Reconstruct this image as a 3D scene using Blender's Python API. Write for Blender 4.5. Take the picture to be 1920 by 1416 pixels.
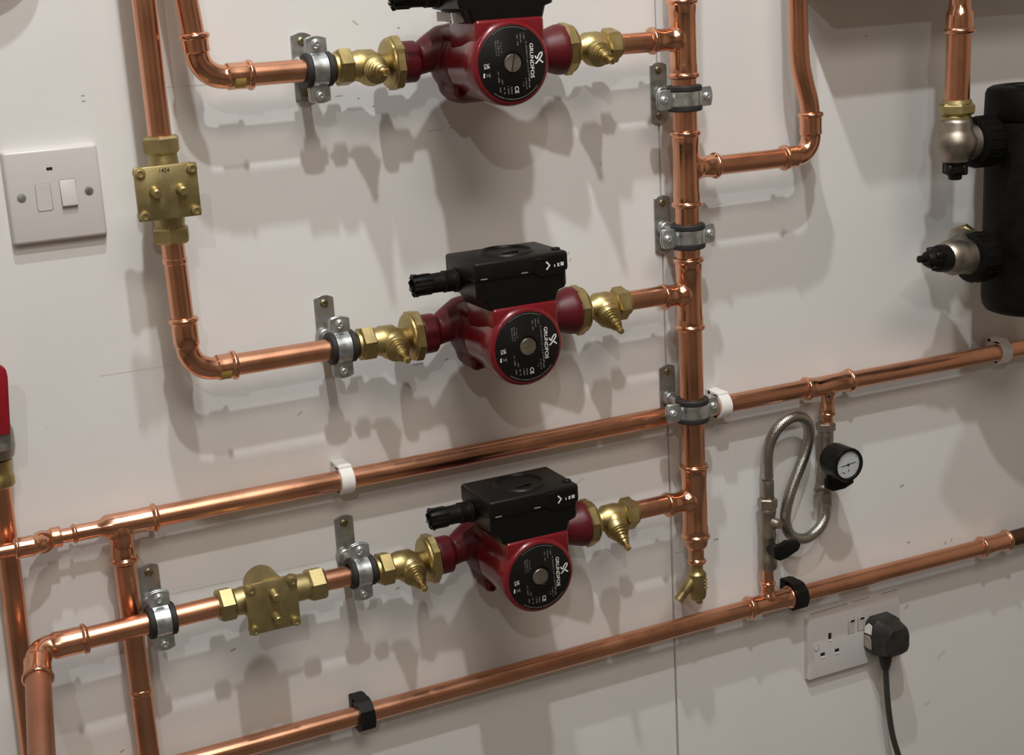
import bpy, bmesh, math, random
from mathutils import Vector, Matrix
random.seed(7)
for o in list(bpy.data.objects):
    bpy.data.objects.remove(o)
S = bpy.context.scene
COL = S.collection
MM = 0.001
ZO = 1.25                      # height of the local zero line above the floor, metres

# ------------------------------------------------------------------ camera
def make_camera():
    yaw, pitch, roll = .4399, -.2613, -.057
    cy, sy, cp, sp, cr, sr = math.cos(yaw), math.sin(yaw), math.cos(pitch), math.sin(pitch), math.cos(roll), math.sin(roll)
    fwd = Vector((sy*cp, cy*cp, sp)); right = Vector((cy, -sy, 0)); up = right.cross(fwd)
    r2 = right*cr + up*sr; u2 = -right*sr + up*cr
    cam = bpy.data.cameras.new('camera'); cam.sensor_width = 36; cam.lens = 2850.83/1920*36
    cam.clip_start = .02
    o = bpy.data.objects.new('camera', cam); COL.objects.link(o)
    m = Matrix((r2, u2, -fwd)).transposed().to_4x4()
    m.translation = Vector((-.2242, -1.4394, .1008+ZO))
    o.matrix_world = m
    S.camera = o
make_camera()

# ------------------------------------------------------------------ world, lamps, exposure
W = bpy.data.worlds.new('world'); S.world = W; W.use_nodes = True
W.node_tree.nodes['Background'].inputs[0].default_value = (.9, .85, .8, 1)
W.node_tree.nodes['Background'].inputs[1].default_value = .05
CEIL = 2.95
def lamp(name, x, y, z, power, aim, spread, radius=.03, col=(.975, 1, 1)):
    l = bpy.data.lights.new(name, 'AREA'); l.shape = 'DISK'; l.size = radius*2; l.energy = power; l.color = col
    o = bpy.data.objects.new(name, l); COL.objects.link(o); o.location = (x, y, z)
    l.spread = math.radians(spread)
    o.rotation_euler = (Vector(aim)-Vector((x, y, z))).to_track_quat('-Z', 'Y').to_euler()
    return o
for lx, ly, pw in ((.11, -1.31, 7.6), (.12, -.76, 7.2)):
    lamp('ceiling_spot_lamp', lx, ly, CEIL-.03, pw, (lx+.5, ly*.35, .9), 150)
lamp('ceiling_spot_lamp', -1.1, -3.3, CEIL-.03, 2.2, (.3, 0, 1.0), 110)  # weak rear spot, added for shallow ambient fill
lamp('soft_fill_lamp', .1, -2.0, CEIL-.02, 23, (.1, -1.5, 0), 180, .6, (1, .9, .78))  # large soft panel added as warm ambient fill
S.view_settings.view_transform = 'Standard'; S.view_settings.look = 'None'
S.view_settings.gamma = 1; S.view_settings.use_curve_mapping = False
S.view_settings.exposure = 0.72

# ------------------------------------------------------------------ materials
MATS = {}
def mat(name, col, metal=0, rough=.5, var=0, vscale=30, bump=0, bscale=200, coat=0, rvar=0, spec=None, col2=None, stretch=None):
    m = bpy.data.materials.new(name); m.use_nodes = True; nt = m.node_tree; b = nt.nodes['Principled BSDF']
    b.inputs['Base Color'].default_value = (*col, 1); b.inputs['Metallic'].default_value = metal
    b.inputs['Roughness'].default_value = rough
    if coat: b.inputs['Coat Weight'].default_value = coat; b.inputs['Coat Roughness'].default_value = .12
    if spec is not None: b.inputs['Specular IOR Level'].default_value = spec
    tc = nt.nodes.new('ShaderNodeTexCoord')
    src = tc.outputs['Object']
    if stretch:
        mp = nt.nodes.new('ShaderNodeMapping'); mp.inputs['Scale'].default_value = stretch
        nt.links.new(src, mp.inputs[0]); src = mp.outputs[0]
    if var or rvar or col2:
        n = nt.nodes.new('ShaderNodeTexNoise'); n.inputs['Scale'].default_value = vscale; n.inputs['Detail'].default_value = 5
        nt.links.new(src, n.inputs['Vector'])
        if var or col2:
            r = nt.nodes.new('ShaderNodeValToRGB')
            c2 = col2 or tuple(c*(1-var) for c in col)
            r.color_ramp.elements[0].position = .35; r.color_ramp.elements[1].position = .65
            r.color_ramp.elements[0].color = (*c2, 1); r.color_ramp.elements[1].color = (*col, 1)
            nt.links.new(n.outputs['Fac'], r.inputs[0]); nt.links.new(r.outputs[0], b.inputs['Base Color'])
        if rvar:
            mr = nt.nodes.new('ShaderNodeMapRange'); mr.inputs['To Min'].default_value = max(.03, rough-rvar); mr.inputs['To Max'].default_value = rough+rvar
            mr.inputs['From Min'].default_value = .3; mr.inputs['From Max'].default_value = .7
            nt.links.new(n.outputs['Fac'], mr.inputs['Value']); nt.links.new(mr.outputs[0], b.inputs['Roughness'])
    if bump:
        n2 = nt.nodes.new('ShaderNodeTexNoise'); n2.inputs['Scale'].default_value = bscale; n2.inputs['Detail'].default_value = 3
        nt.links.new(src, n2.inputs['Vector'])
        bp = nt.nodes.new('ShaderNodeBump'); bp.inputs['Strength'].default_value = bump; bp.inputs['Distance'].default_value = .0006
        nt.links.new(n2.outputs['Fac'], bp.inputs['Height']); nt.links.new(bp.outputs[0], b.inputs['Normal'])
    MATS[name] = m
    return m
mat('copper', (.80, .40, .25), 1, .27, var=.16, vscale=14, rvar=.07, bump=.05, bscale=60)
mat('copper_fitting', (.84, .43, .27), 1, .19, var=.12, vscale=40, rvar=.05, bump=.10, bscale=120)
mat('copper_dull', (.62, .30, .19), 1, .42, var=.25, vscale=18, rvar=.06, bump=.08, bscale=90)
mat('old_copper', (.16, .09, .055), 1, .5, var=.3, vscale=30, bump=.1)
mat('brass', (.50, .39, .175), 1, .42, var=.14, vscale=60, rvar=.08, bump=.12, bscale=700)
mat('brass_dull', (.50, .41, .20), .95, .45, var=.15, vscale=60, rvar=.06, bump=.18, bscale=800)
mat('brass_bright', (.72, .54, .24), 1, .25, var=.1, vscale=60)
mat('nickel', (.40, .36, .305), 1, .44, var=.15, vscale=60, rvar=.08, bump=.1, bscale=500)
mat('zinc', (.74, .78, .79), .93, .33, var=.28, vscale=90, rvar=.1, bump=.08, bscale=300)
mat('zinc_dull', (.45, .455, .44), .9, .44, var=.25, vscale=120, rvar=.08)
mat('screw_steel', (.72, .74, .74), .85, .3, var=.15, vscale=200)
mat('screw_brass', (.32, .28, .17), 1, .4, var=.2, vscale=200)
mat('rubber', (.018, .017, .016), 0, .65)
mat('red_iron', (.10, .007, .011), 0, .42, var=.12, vscale=30, bump=.10, bscale=260, spec=.3)
mat('red_motor', (.165, .006, .011), 0, .26, var=.06, vscale=30, coat=.3)
mat('red_lever', (.30, .010, .020), 0, .35, var=.2, vscale=60)
mat('black_plastic', (.006, .0055, .005), 0, .42, bump=.08, bscale=900, spec=.25)
mat('black_gloss', (.005, .0046, .0043), 0, .34, spec=.28)
mat('label_black', (.006, .0056, .0052), 0, .38, spec=.3)
mat('print_white', (.78, .76, .72), 0, .6)
mat('print_grey', (.19, .185, .175), 0, .6)
mat('white_plastic', (.62, .585, .58), 0, .35)
mat('clip_white', (.82, .80, .77), 0, .45)
mat('groove', (.28, .26, .245), 0, .7)
mat('dark_hole', (.01, .01, .01), 0, .8)
mat('filter_black', (.004, .0037, .0035), 0, .5, bump=.15, bscale=500, col2=(.007, .0065, .006), vscale=60, spec=.1)
mat('dial_white', (.50, .53, .56), 0, .5)
mat('plug_black', (.030, .028, .025), 0, .5, var=.5, vscale=90)
mat('plug_pale', (.40, .36, .29), 0, .6, var=.3, vscale=150)
mat('cable_grey', (.045, .042, .038), 0, .55, var=.2, vscale=60)
mat('grey_tag', (.46, .44, .42), 0, .6)
mat('sticker_yellow', (.50, .36, .08), 0, .5, var=.2, vscale=200)
mat('pencil', (.40, .38, .355), 0, .9)
mat('pencil_faint', (.63, .61, .59), 0, .9)
mat('concrete', (.14, .125, .11), 0, .8, var=.2, vscale=6)
mat('ceiling_paint', (.8, .78, .75), 0, .8, var=.03, vscale=4)
mat('room_paint', (.50, .43, .36), 0, .8, var=.05, vscale=3)
mat('backing', (.05, .045, .04), 0, .9)
mat('shadow_caster_white', (.7, .68, .65), 0, .4)

def wall_material():
    m = bpy.data.materials.new('wall_paint'); m.use_nodes = True; nt = m.node_tree; b = nt.nodes['Principled BSDF']
    b.inputs['Roughness'].default_value = .55; b.inputs['Specular IOR Level'].default_value = .3
    g = nt.nodes.new('ShaderNodeNewGeometry')
    n = nt.nodes.new('ShaderNodeTexNoise'); n.inputs['Scale'].default_value = 5; n.inputs['Detail'].default_value = 6
    nt.links.new(g.outputs['Position'], n.inputs['Vector'])
    r = nt.nodes.new('ShaderNodeValToRGB'); r.color_ramp.elements[0].position = .3; r.color_ramp.elements[1].position = .7
    r.color_ramp.elements[0].color = (.735, .72, .70, 1); r.color_ramp.elements[1].color = (.775, .76, .745, 1)
    nt.links.new(n.outputs['Fac'], r.inputs[0])
    v = nt.nodes.new('ShaderNodeTexVoronoi'); v.inputs['Scale'].default_value = 17
    nt.links.new(g.outputs['Position'], v.inputs['Vector'])
    n3 = nt.nodes.new('ShaderNodeTexNoise'); n3.inputs['Scale'].default_value = 9
    nt.links.new(g.outputs['Position'], n3.inputs['Vector'])
    sp = nt.nodes.new('ShaderNodeMapRange'); sp.inputs['From Min'].default_value = .015; sp.inputs['From Max'].default_value = .03
    sp.inputs['To Min'].default_value = .25; sp.inputs['To Max'].default_value = 0
    nt.links.new(v.outputs['Distance'], sp.inputs['Value'])
    gt = nt.nodes.new('ShaderNodeMath'); gt.operation = 'GREATER_THAN'; gt.inputs[1].default_value = .56
    nt.links.new(n3.outputs['Fac'], gt.inputs[0])
    mu = nt.nodes.new('ShaderNodeMath'); mu.operation = 'MULTIPLY'
    nt.links.new(sp.outputs[0], mu.inputs[0]); nt.links.new(gt.outputs[0], mu.inputs[1])
    mx = nt.nodes.new('ShaderNodeMixRGB'); mx.inputs[2].default_value = (.25, .23, .2, 1)
    nt.links.new(mu.outputs[0], mx.inputs[0]); nt.links.new(r.outputs[0], mx.inputs[1]); nt.links.new(mx.outputs[0], b.inputs['Base Color'])
    n2 = nt.nodes.new('ShaderNodeTexNoise'); n2.inputs['Scale'].default_value = 55; n2.inputs['Detail'].default_value = 4
    nt.links.new(g.outputs['Position'], n2.inputs['Vector'])
    bp = nt.nodes.new('ShaderNodeBump'); bp.inputs['Strength'].default_value = .10; bp.inputs['Distance'].default_value = .002
    nt.links.new(n2.outputs['Fac'], bp.inputs['Height']); nt.links.new(bp.outputs[0], b.inputs['Normal'])
    MATS['wall_paint'] = m
wall_material()

def braid_material():
    m = bpy.data.materials.new('steel_braid'); m.use_nodes = True; nt = m.node_tree; b = nt.nodes['Principled BSDF']
    b.inputs['Metallic'].default_value = 1; b.inputs['Roughness'].default_value = .24
    b.inputs['Base Color'].default_value = (.40, .38, .35, 1)
    uv = nt.nodes.new('ShaderNodeUVMap'); outs = []
    for sx in (1, -1):
        mp = nt.nodes.new('ShaderNodeMapping'); mp.inputs['Rotation'].default_value = (0, 0, sx*.9)
        nt.links.new(uv.outputs[0], mp.inputs[0])
        w = nt.nodes.new('ShaderNodeTexWave'); w.inputs['Scale'].default_value = .17
        nt.links.new(mp.outputs[0], w.inputs[0]); outs.append(w.outputs['Fac'])
    mu = nt.nodes.new('ShaderNodeMath'); mu.operation = 'MULTIPLY'
    nt.links.new(outs[0], mu.inputs[0]); nt.links.new(outs[1], mu.inputs[1])
    cr = nt.nodes.new('ShaderNodeValToRGB'); cr.color_ramp.elements[0].color = (.24, .225, .20, 1); cr.color_ramp.elements[1].color = (.80, .77, .73, 1); cr.color_ramp.elements[1].position = .5
    nt.links.new(mu.outputs[0], cr.inputs[0]); nt.links.new(cr.outputs[0], b.inputs['Base Color'])
    bp = nt.nodes.new('ShaderNodeBump'); bp.inputs['Strength'].default_value = .35; bp.inputs['Distance'].default_value = .0005
    nt.links.new(mu.outputs[0], bp.inputs['Height']); nt.links.new(bp.outputs[0], b.inputs['Normal'])
    MATS['steel_braid'] = m
braid_material()

# ------------------------------------------------------------------ mesh helpers (millimetres; y = -distance from wall)
def V(*a): return Vector(a)
def P(x, d, z): return Vector((x, -d, z))
X_, Y_, Z_ = V(1, 0, 0), V(0, 1, 0), V(0, 0, 1)
def frame(ax, ref=None):
    ax = ax.normalized()
    ref = ref or (Z_ if abs(ax.z) < .9 else X_)
    u = (ref - ax*ref.dot(ax)).normalized()
    return u, ax.cross(u)
class MB:
    def __init__(s): s.v = []; s.f = []; s.uv = None
    def add(s, vs, fs):
        b = len(s.v); s.v += [Vector(q) for q in vs]; s.f += [tuple(i+b for i in f) for f in fs]; return s
    def lathe(s, prof, o, ax, seg=32, ref=None, phase=0, closed=False):
        ax = ax.normalized(); u, w = frame(ax, ref); rings = []; vs = []; fs = []
        for t, r in prof:
            if r <= 1e-6: rings.append([len(vs)]); vs.append(o+ax*t)
            else:
                rings.append(list(range(len(vs), len(vs)+seg)))
                for k in range(seg):
                    a = 2*math.pi*(k+phase)/seg; vs.append(o+ax*t+(u*math.cos(a)+w*math.sin(a))*r)
        pairs = list(zip(rings, rings[1:])) + ([(rings[-1], rings[0])] if closed else [])
        for A, B in pairs:
            for k in range(seg):
                k2 = (k+1) % seg
                if len(A) == 1 and len(B) == 1: continue
                if len(A) == 1: fs.append((A[0], B[k2], B[k]))
                elif len(B) == 1: fs.append((A[k], A[k2], B[0]))
                else: fs.append((A[k], A[k2], B[k2], B[k]))
        if not closed:
            if len(rings[0]) > 1: fs.append(tuple(reversed(rings[0])))
            if len(rings[-1]) > 1: fs.append(tuple(rings[-1]))
        return s.add(vs, fs)
    def tube(s, pts, r, seg=24, caps=True, uv=False):
        n = len(pts); rs = r if isinstance(r, (list, tuple)) else [r]*n
        tang = []
        for i in range(n):
            a = pts[max(0, i-1)]; b = pts[min(n-1, i+1)]; t = (b-a)
            if t.length < 1e-6: t = tang[-1] if tang else X_
            tang.append(t.normalized())
        u, w = frame(tang[0]); vs = []; fs = []
        b0 = len(s.v); L = 0; Ls = []
        for i in range(n):
            if i:
                u = (u - tang[i]*u.dot(tang[i])).normalized(); L += (pts[i]-pts[i-1]).length
            w = tang[i].cross(u); Ls.append(L)
            for k in range(seg):
                a = 2*math.pi*k/seg; vs.append(pts[i]+(u*math.cos(a)+w*math.sin(a))*rs[i])
        if uv:
            s.uv = {b0+i*seg+k: (k, Ls[i]) for i in range(n) for k in range(seg)}; s.uvr = rs[0]; s.uvseg = seg
        for i in range(n-1):
            for k in range(seg):
                k2 = (k+1) % seg; fs.append((i*seg+k, i*seg+k2, (i+1)*seg+k2, (i+1)*seg+k))
        if caps: fs += [tuple(reversed(range(seg))), tuple(range((n-1)*seg, n*seg))]
        return s.add(vs, fs)
    def box(s, c, size, bev=0, seg=2, rot=None):
        bm = bmesh.new(); bmesh.ops.create_cube(bm, size=1)
        for v in bm.verts: v.co = Vector((v.co.x*size[0], v.co.y*size[1], v.co.z*size[2]))
        if bev: bmesh.ops.bevel(bm, geom=list(bm.edges), offset=bev, segments=seg, profile=.5, affect='EDGES')
        return s.bm(bm, Matrix.Translation(Vector(c)) @ (rot.to_4x4() if rot else Matrix()))
    def bm(s, bm, m=Matrix()):
        bm.verts.index_update()
        s.add([m @ v.co for v in bm.verts], [[v.index for v in f.verts] for f in bm.faces]); bm.free(); return s
    def prism(s, poly, vec, bev=0, seg=2):
        bm = bmesh.new(); vs = [bm.verts.new(p) for p in poly]; f = bm.faces.new(vs)
        r = bmesh.ops.extrude_face_region(bm, geom=[f])
        bmesh.ops.translate(bm, vec=vec, verts=[e for e in r['geom'] if isinstance(e, bmesh.types.BMVert)])
        bmesh.ops.recalc_face_normals(bm, faces=bm.faces)
        if bev: bmesh.ops.bevel(bm, geom=list(bm.edges), offset=bev, segments=seg, profile=.5, affect='EDGES')
        return s.bm(bm)
    def torus(s, o, ax, R, r, seg=36, k=10):
        return s.lathe([(r*math.sin(2*math.pi*i/k), R+r*math.cos(2*math.pi*i/k)) for i in range(k)], o, ax, seg, closed=True)
    def hexnut(s, o, ax, L, r, n=6, phase=.5, ch=.10, ref=None):
        return s.lathe([(0, r*.86), (L*ch, r), (L*(1-ch), r), (L, r*.86)], o, ax, n, ref, phase)
    def ribbon(s, pts, w, nrm, closed=False):
        """flat stroke of width w along pts, facing nrm"""
        n = len(pts); L = []; R = []
        for i in range(n):
            t = (pts[min(n-1, i+1)]-pts[max(0, i-1)]).normalized(); side = t.cross(nrm).normalized()*w/2
            L.append(pts[i]-side); R.append(pts[i]+side)
        return s.add(L+R, [(i, i+1, n+i+1, n+i) for i in range(n-1)])
    def mesh(s, name, off, m, smooth=38):
        me = bpy.data.meshes.new(name)
        me.from_pydata([(q-off)*MM for q in s.v], [], s.f)
        bm = bmesh.new(); bm.from_mesh(me)
        bmesh.ops.recalc_face_normals(bm, faces=bm.faces)
        th = math.radians(smooth)
        for f in bm.faces: f.smooth = True
        for e in bm.edges:
            e.smooth = len(e.link_faces) == 2 and e.calc_face_angle(0) < th
        if s.uv:
            ul = bm.loops.layers.uv.new('UVMap'); bm.verts.index_update()
            for f in bm.faces:
                if len(f.verts) != 4 or any(v.index not in s.uv for v in f.verts): continue
                ks = [s.uv[v.index][0] for v in f.verts]; wrap = max(ks)-min(ks) > 2
                for l in f.loops:
                    k, L = s.uv[l.vert.index]
                    if wrap and k == 0: k = s.uvseg
                    l[ul].uv = (k/s.uvseg*6.283*s.uvr, L)
        bm.to_mesh(me); bm.free()
        me.materials.append(MATS[m] if isinstance(m, str) else m)
        return me
ORG = {}
def link(o): COL.objects.link(o); return o
def tag(o, label, cat, group=None):
    o['label'] = label; o['category'] = cat
    if group: o['group'] = group
    return o
def thing(name, label, cat, org, group=None):
    o = link(bpy.data.objects.new(name, None)); o.empty_display_size = .02
    org = Vector(org); o.location = org*MM + Vector((0, 0, ZO)); ORG[o.name] = org
    return tag(o, label, cat, group)
def part(name, mb, m, parent, smooth=38):
    off = ORG[parent.name]
    o = link(bpy.data.objects.new(name, mb.mesh(name, off, m, smooth))); o.parent = parent; ORG[o.name] = off
    return o
def solo(name, mb, m, org, label, cat, group=None, smooth=38):
    org = Vector(org)
    o = link(bpy.data.objects.new(name, mb.mesh(name, org, m, smooth))); o.location = org*MM + Vector((0, 0, ZO)); ORG[o.name] = org
    if cat: tag(o, label, cat, group)
    return o
def copy_tree(o, parent=None):
    c = o.copy(); COL.objects.link(c); c.parent = parent
    for ch in o.children: copy_tree(ch, c)
    return c
def catmull(pts, n=8):
    out = []
    q = [pts[0]*2-pts[1]] + list(pts) + [pts[-1]*2-pts[-2]]
    for i in range(1, len(q)-2):
        a, b, c, d = q[i-1:i+3]
        for k in range(n):
            t = k/n; out.append(.5*((2*b)+(c-a)*t+(2*a-5*b+4*c-d)*t*t+(3*b-a-3*c+d)*t**3))
    out.append(pts[-1]); return out
def arc_bend(p0, corner, p1, R, n=12):
    a = (p0-corner).normalized(); b = (p1-corner).normalized(); ang = a.angle(b)
    tl = R/math.tan(ang/2)
    s, e = corner+a*tl, corner+b*tl
    cen = corner+(a+b).normalized()*(R/math.sin(ang/2))
    u = (s-cen); v = (e-cen); tot = u.angle(v); out = []
    for i in range(n+1):
        t = i/n; out.append(cen+(u*math.sin((1-t)*tot)+v*math.sin(t*tot))/math.sin(tot))
    return out
TXT = {}
def text_geo(t, size, bold=0):
    key = (t, size, bold)
    if key not in TXT:
        cu = bpy.data.curves.new('lettering', 'FONT'); cu.body = t; cu.size = size; cu.offset = bold
        cu.align_x = 'CENTER'; cu.align_y = 'CENTER'; cu.resolution_u = 3
        o = bpy.data.objects.new('lettering', cu); COL.objects.link(o)
        dg = bpy.context.evaluated_depsgraph_get(); me = bpy.data.meshes.new_from_object(o.evaluated_get(dg))
        TXT[key] = ([v.co.copy() for v in me.vertices], [tuple(p.vertices) for p in me.polygons])
        bpy.data.objects.remove(o); bpy.data.curves.remove(cu); bpy.data.meshes.remove(me)
    return TXT[key]
def put_text(mb, t, size, o, ux, uy, bold=0):
    vs, fs = text_geo(t, size, bold); mb.add([o+ux*v.x+uy*v.y for v in vs], fs)

# ------------------------------------------------------------------ the room
def structure(name, mb, m, org=(0, 0, 0)):
    o = solo(name, mb, m, org, None, None); o['kind'] = 'structure'; return o
FZ = -ZO*1000; CZ = (CEIL-ZO)*1000
XL, XR, YB, YW = -1700, 2300, -4000, 0
wall = structure('wall_back', MB().box(((XL+XR)/2, 36, (FZ+CZ)/2), (XR-XL, 24, CZ-FZ)), 'backing')
SEAM = 648.1
for x0, x1 in ((XL, SEAM-.7), (SEAM+.7, XR)):
    part('panel', MB().box(((x0+x1)/2, 12, (FZ+CZ)/2), (x1-x0, 24, CZ-FZ), .8, 1), 'wall_paint', wall)
structure('floor', MB().box(((XL+XR)/2, (YB+48)/2, FZ-30), (XR-XL+200, 48-YB+200, 60)), 'concrete')
structure('ceiling', MB().box(((XL+XR)/2, (YB+48)/2, CZ+30), (XR-XL+200, 48-YB+200, 60)), 'ceiling_paint')
structure('wall_left', MB().box((XL-30, (YB+48)/2, (FZ+CZ)/2), (60, 48-YB, CZ-FZ)), 'room_paint')
structure('wall_right', MB().box((XR+30, (YB+48)/2, (FZ+CZ)/2), (60, 48-YB, CZ-FZ)), 'room_paint')
structure('wall_front', MB().box(((XL+XR)/2, YB-30, (FZ+CZ)/2), (XR-XL+120, 60, CZ-FZ)), 'room_paint')

# pencil lines and scuffs on the paint
def marks():
    faint, dark = MB(), MB(); n = V(0, -1, 0); y = .18
    def ln(mb, x0, z0, x1, z1, w): mb.ribbon([P(x0, y, z0), P(x1, y, z1)], w, n)
    for x0, x1, z in ((110, 236, 13.2), (20, 236, -250.6), (60, 236, -484.5)): ln(faint, x0, z, x1, z-1.5, .55)
    ln(dark, 846, -698.2, 905, -697.6, 1.6); ln(dark, 912, -697.2, 940, -697.4, 1.2); ln(dark, 958, -697.4, 984, -697.0, 1.6)
    ln(faint, 651, -572, 662, -572.5, .6); ln(faint, 690, -398+230, 730, -166, .5)
    for (x, z, a, l, w) in ((37, 12, 8, 3.2, 1.1), (37, 7, 5, 3.4, 1.0), (306, 60, -40, 7, .9), (351, 52, 20, 2.4, 1.6),
        (400, -51, 10, 3, 1.4), (384, -52, 4, 16, .6), (283, -9, 5, 8, .7), (303, -13, 0, 2.2, 1.2), (318, -22, 0, 2.2, 1.2),
        (573, -106, 70, 3.5, 1.1), (213, -322, 40, 7, .9), (346, -292, 3, 12, .7), (378, -292, 10, 4, 1.2), (392, -291, 20, 4, 1.2),
        (531, -205, 60, 4, 1), (529, -198, 60, 4, .9), (710, -568, 5, 7, 2.2), (1002, -636, 0, 5, 2.4), (1063, -650, 70, 5, 2.2), (1073, -648, 60, 5, 1.8),
        (1037, -893+20, 20, 9, 5), (1060, -808, 35, 16, 4), (990, -557, 20, 6, 2.6), (396, -545, 30, 2.5, 1.5), (436, -665, 50, 4, 1.6),
        (303, -535, 15, 4, 1.6), (525, -462, 42, 9, .8), (532, -458, 42, 7, .7), (-6, -640, 30, 5, 1.6), (640, 70, 0, 2, 1.1), (930, 5, 20, 3, 1.6), (940, 60, 10, 3, 1.5),
        (1000, -725, 40, 7, 2), (118, -560, 25, 6, 1.6)):
        c, s_ = math.cos(math.radians(a))*l/2, math.sin(math.radians(a))*l/2
        k = dark if w < 3 else faint
        pts = [P(x-c, y, z-s_), P(x-c*.4, y, z-s_*.3+.3), P(x+c*.5, y, z+s_*.6-.2), P(x+c, y, z+s_)]
        k.ribbon(pts, w, n)
    return faint, dark
fm, dm = marks()
part('pencil_line', fm, 'pencil_faint', wall); part('scuff_mark', dm, 'pencil', wall)

# ------------------------------------------------------------------ pipework builders
R22, R28, R15 = 10.6, 13.2, 6.9
D = 52.0
Z1, Z2, Z3 = 21.3, -248.0, -486.8
RX = 648.6
PX, PZ = 399.0, (Z1, Z2, Z3)
def pipe(label, pts, r, m='copper', cat='pipe', group='copper pipes', name='copper_pipe'):
    mb = MB().tube(pts, r, 32)
    return solo(name, mb, m, pts[0], label, cat, group)
def bead_prof(r):
    g = 1.0 if r > 9 else .75
    return [(-4.2*g, r+.2), (-4.0*g, r+1.0), (-3.0*g, r+1.5*g), (-1.9*g, r+3.0*g), (-.6*g, r+3.6*g), (.6*g, r+3.6*g), (1.9*g, r+3.0*g), (3.0*g, r+1.3*g), (3.3*g, r+.1)]
def bead(parent, o, out, r):
    return part('press_bead', MB().lathe(bead_prof(r), o, out, 36), 'copper_fitting', parent)
def tee(label, c, ax, la, lb, r, bax, bl, rb, ra=None, rbb=None):
    """press tee: la toward +ax, lb toward -ax, branch along bax"""
    t = thing('pipe_tee', label, 'pipe fitting', c, 'press tees')
    e = 1.1; mb = MB()
    prof = [(-lb, r+e), (-lb+5, r+e+.5), (-lb+12, r+e+.25), (-lb+13.5, r+.9), (0, r+.9), (la-13.5, r+.9), (la-12, r+e+.25), (la-5, r+e+.5), (la, r+e)]
    mb.lathe(prof, Vector(c), ax, 40)
    mb.lathe([(0, rb+1.2), (r*.55, rb+4.0), (r+.6, rb+3.0), (r+2.2, rb+1.7), (r+5, rb+.9), (bl-11, rb+.7), (bl-9.5, rb+e), (bl-4, rb+e+.4), (bl, rb+e)], Vector(c), bax, 36)
    part('body', mb, 'copper_fitting', t)
    c = Vector(c)
    bead(t, c+ax*la, ax, r); bead(t, c-ax*lb, -ax, r); bead(t, c+bax*bl, bax, rb)
    return t
def elbow(label, p0, corner, p1, r, R, group='press elbows', tail=(True, True)):
    t = thing('pipe_elbow', label, 'pipe fitting', corner, group)
    bend = arc_bend(p0, corner, p1, R); pts = []; rs = []
    d0 = (bend[0]-p0); d1 = (p1-bend[-1])
    for k, rr in ((0, r+1.4), (.25, r+1.8), (.55, r+1.5), (.90, r+1.8), (.97, r+.6)): pts.append(p0+d0*k); rs.append(rr)
    for b in bend: pts.append(b); rs.append(r+.3)
    for k, rr in ((.03, r+.6), (.10, r+1.8), (.45, r+1.5), (.75, r+1.8), (1, r+1.4)): pts.append(bend[-1]+d1*k); rs.append(rr)
    part('body', MB().tube(pts, rs, 36), 'copper_fitting', t)
    if tail[0]: bead(t, p0, (p0-corner).normalized(), r)
    if tail[1]: bead(t, p1, (p1-corner).normalized(), r)
    return t

# ------------------------------------------------------------------ riser with its four tees
pipe('thick vertical copper pipe leaving the top of the photo above the highest tee', [P(RX+.5, D, 56), P(RX+1, D, 260)], R28)
pipe('short thick copper pipe held by the highest riser bracket', [P(RX, D, -80), P(RX, D, -12)], R28)
pipe('short thick copper pipe held by the middle riser bracket', [P(RX, D, -218), P(RX, D, -149)], R28)
pipe('long thick vertical copper pipe crossing in front of the upper long horizontal pipe', [P(RX, D, -454), P(RX, D, -284)], R28)
tee('copper tee joining the highest pump outlet to the thick riser', P(RX, D, 22.3), Z_, 37.5, 38.5, R28, -X_, 38, R22)
tee('copper tee on the riser whose branch points right toward the bent pipe', P(RX, D, -114.6), Z_, 38, 38, R28, X_, 36.5, R22)
tee('copper tee joining the middle pump outlet to the thick riser', P(RX, D, -250), Z_, 36.5, 38.5, R28, -X_, 33, R22)
tee('lowest riser tee, joining the bottom pump outlet above the drain valve', P(RX, D, -488.5), Z_, 38.5, 45, R28, -X_, 36, R22)
for z, b, lab in ((Z1, 610.6, 'highest'), (Z2, 616, 'middle'), (Z3, 613, 'lowest')):
    pipe('short copper pipe between the %s pump outlet valve and the riser' % lab, [P(566, D, z), P(b+4, D, z)], R22)
pipe('horizontal copper pipe from the riser tee to the right hand elbow', [P(682, D, -114.8), P(779, D, -115.6)], R22)
elbow('copper elbow at the foot of the bent pipe, right of the riser', P(775.7, D, -115.6), P(812.3, D, -116), P(812, D, -71.5), R22, 21)
pipe('vertical copper pipe with a slight bend, right of the riser at the top', catmull([P(793, D, 230), P(795.5, D, 52.8), P(797.6, D, -6), P(802.6, D, -33), P(809.6, D, -57), P(812, D, -75)], 6), R22)

# ------------------------------------------------------------------ feeds on the left
elbow('copper elbow feeding the highest pump', P(132.1, D, 59.3), P(134, D, Z1), P(179.7, D, Z1), R22, 24)
pipe('copper pipe rising to the top edge from the highest elbow', [P(131.8, D, 55), P(128.6, D, 91), P(116, D, 240)], R22)
pipe('copper pipe between the highest elbow and the highest pump bracket', [P(176, D, Z1), P(266, D, Z1)], R22)
V1X = 91.4
pipe('vertical copper pipe above the square brass valve beside the fused switch', [P(V1X-.3, D, -32), P(V1X-1.5, D, 240)], R22)
pipe('short vertical copper pipe below the square brass valve beside the fused switch', [P(V1X+1.5, D, -201), P(V1X, D, -118)], R22)
part('pipe_joint_ring', MB().lathe([(-3, R22), (-2, R22+.9), (2, R22+.9), (3, R22)], P(V1X+.4, D, -141), Z_, 32), 'copper_fitting', bpy.data.objects['copper_pipe.012'] if 'copper_pipe.012' in bpy.data.objects else S.objects[-1])
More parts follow.
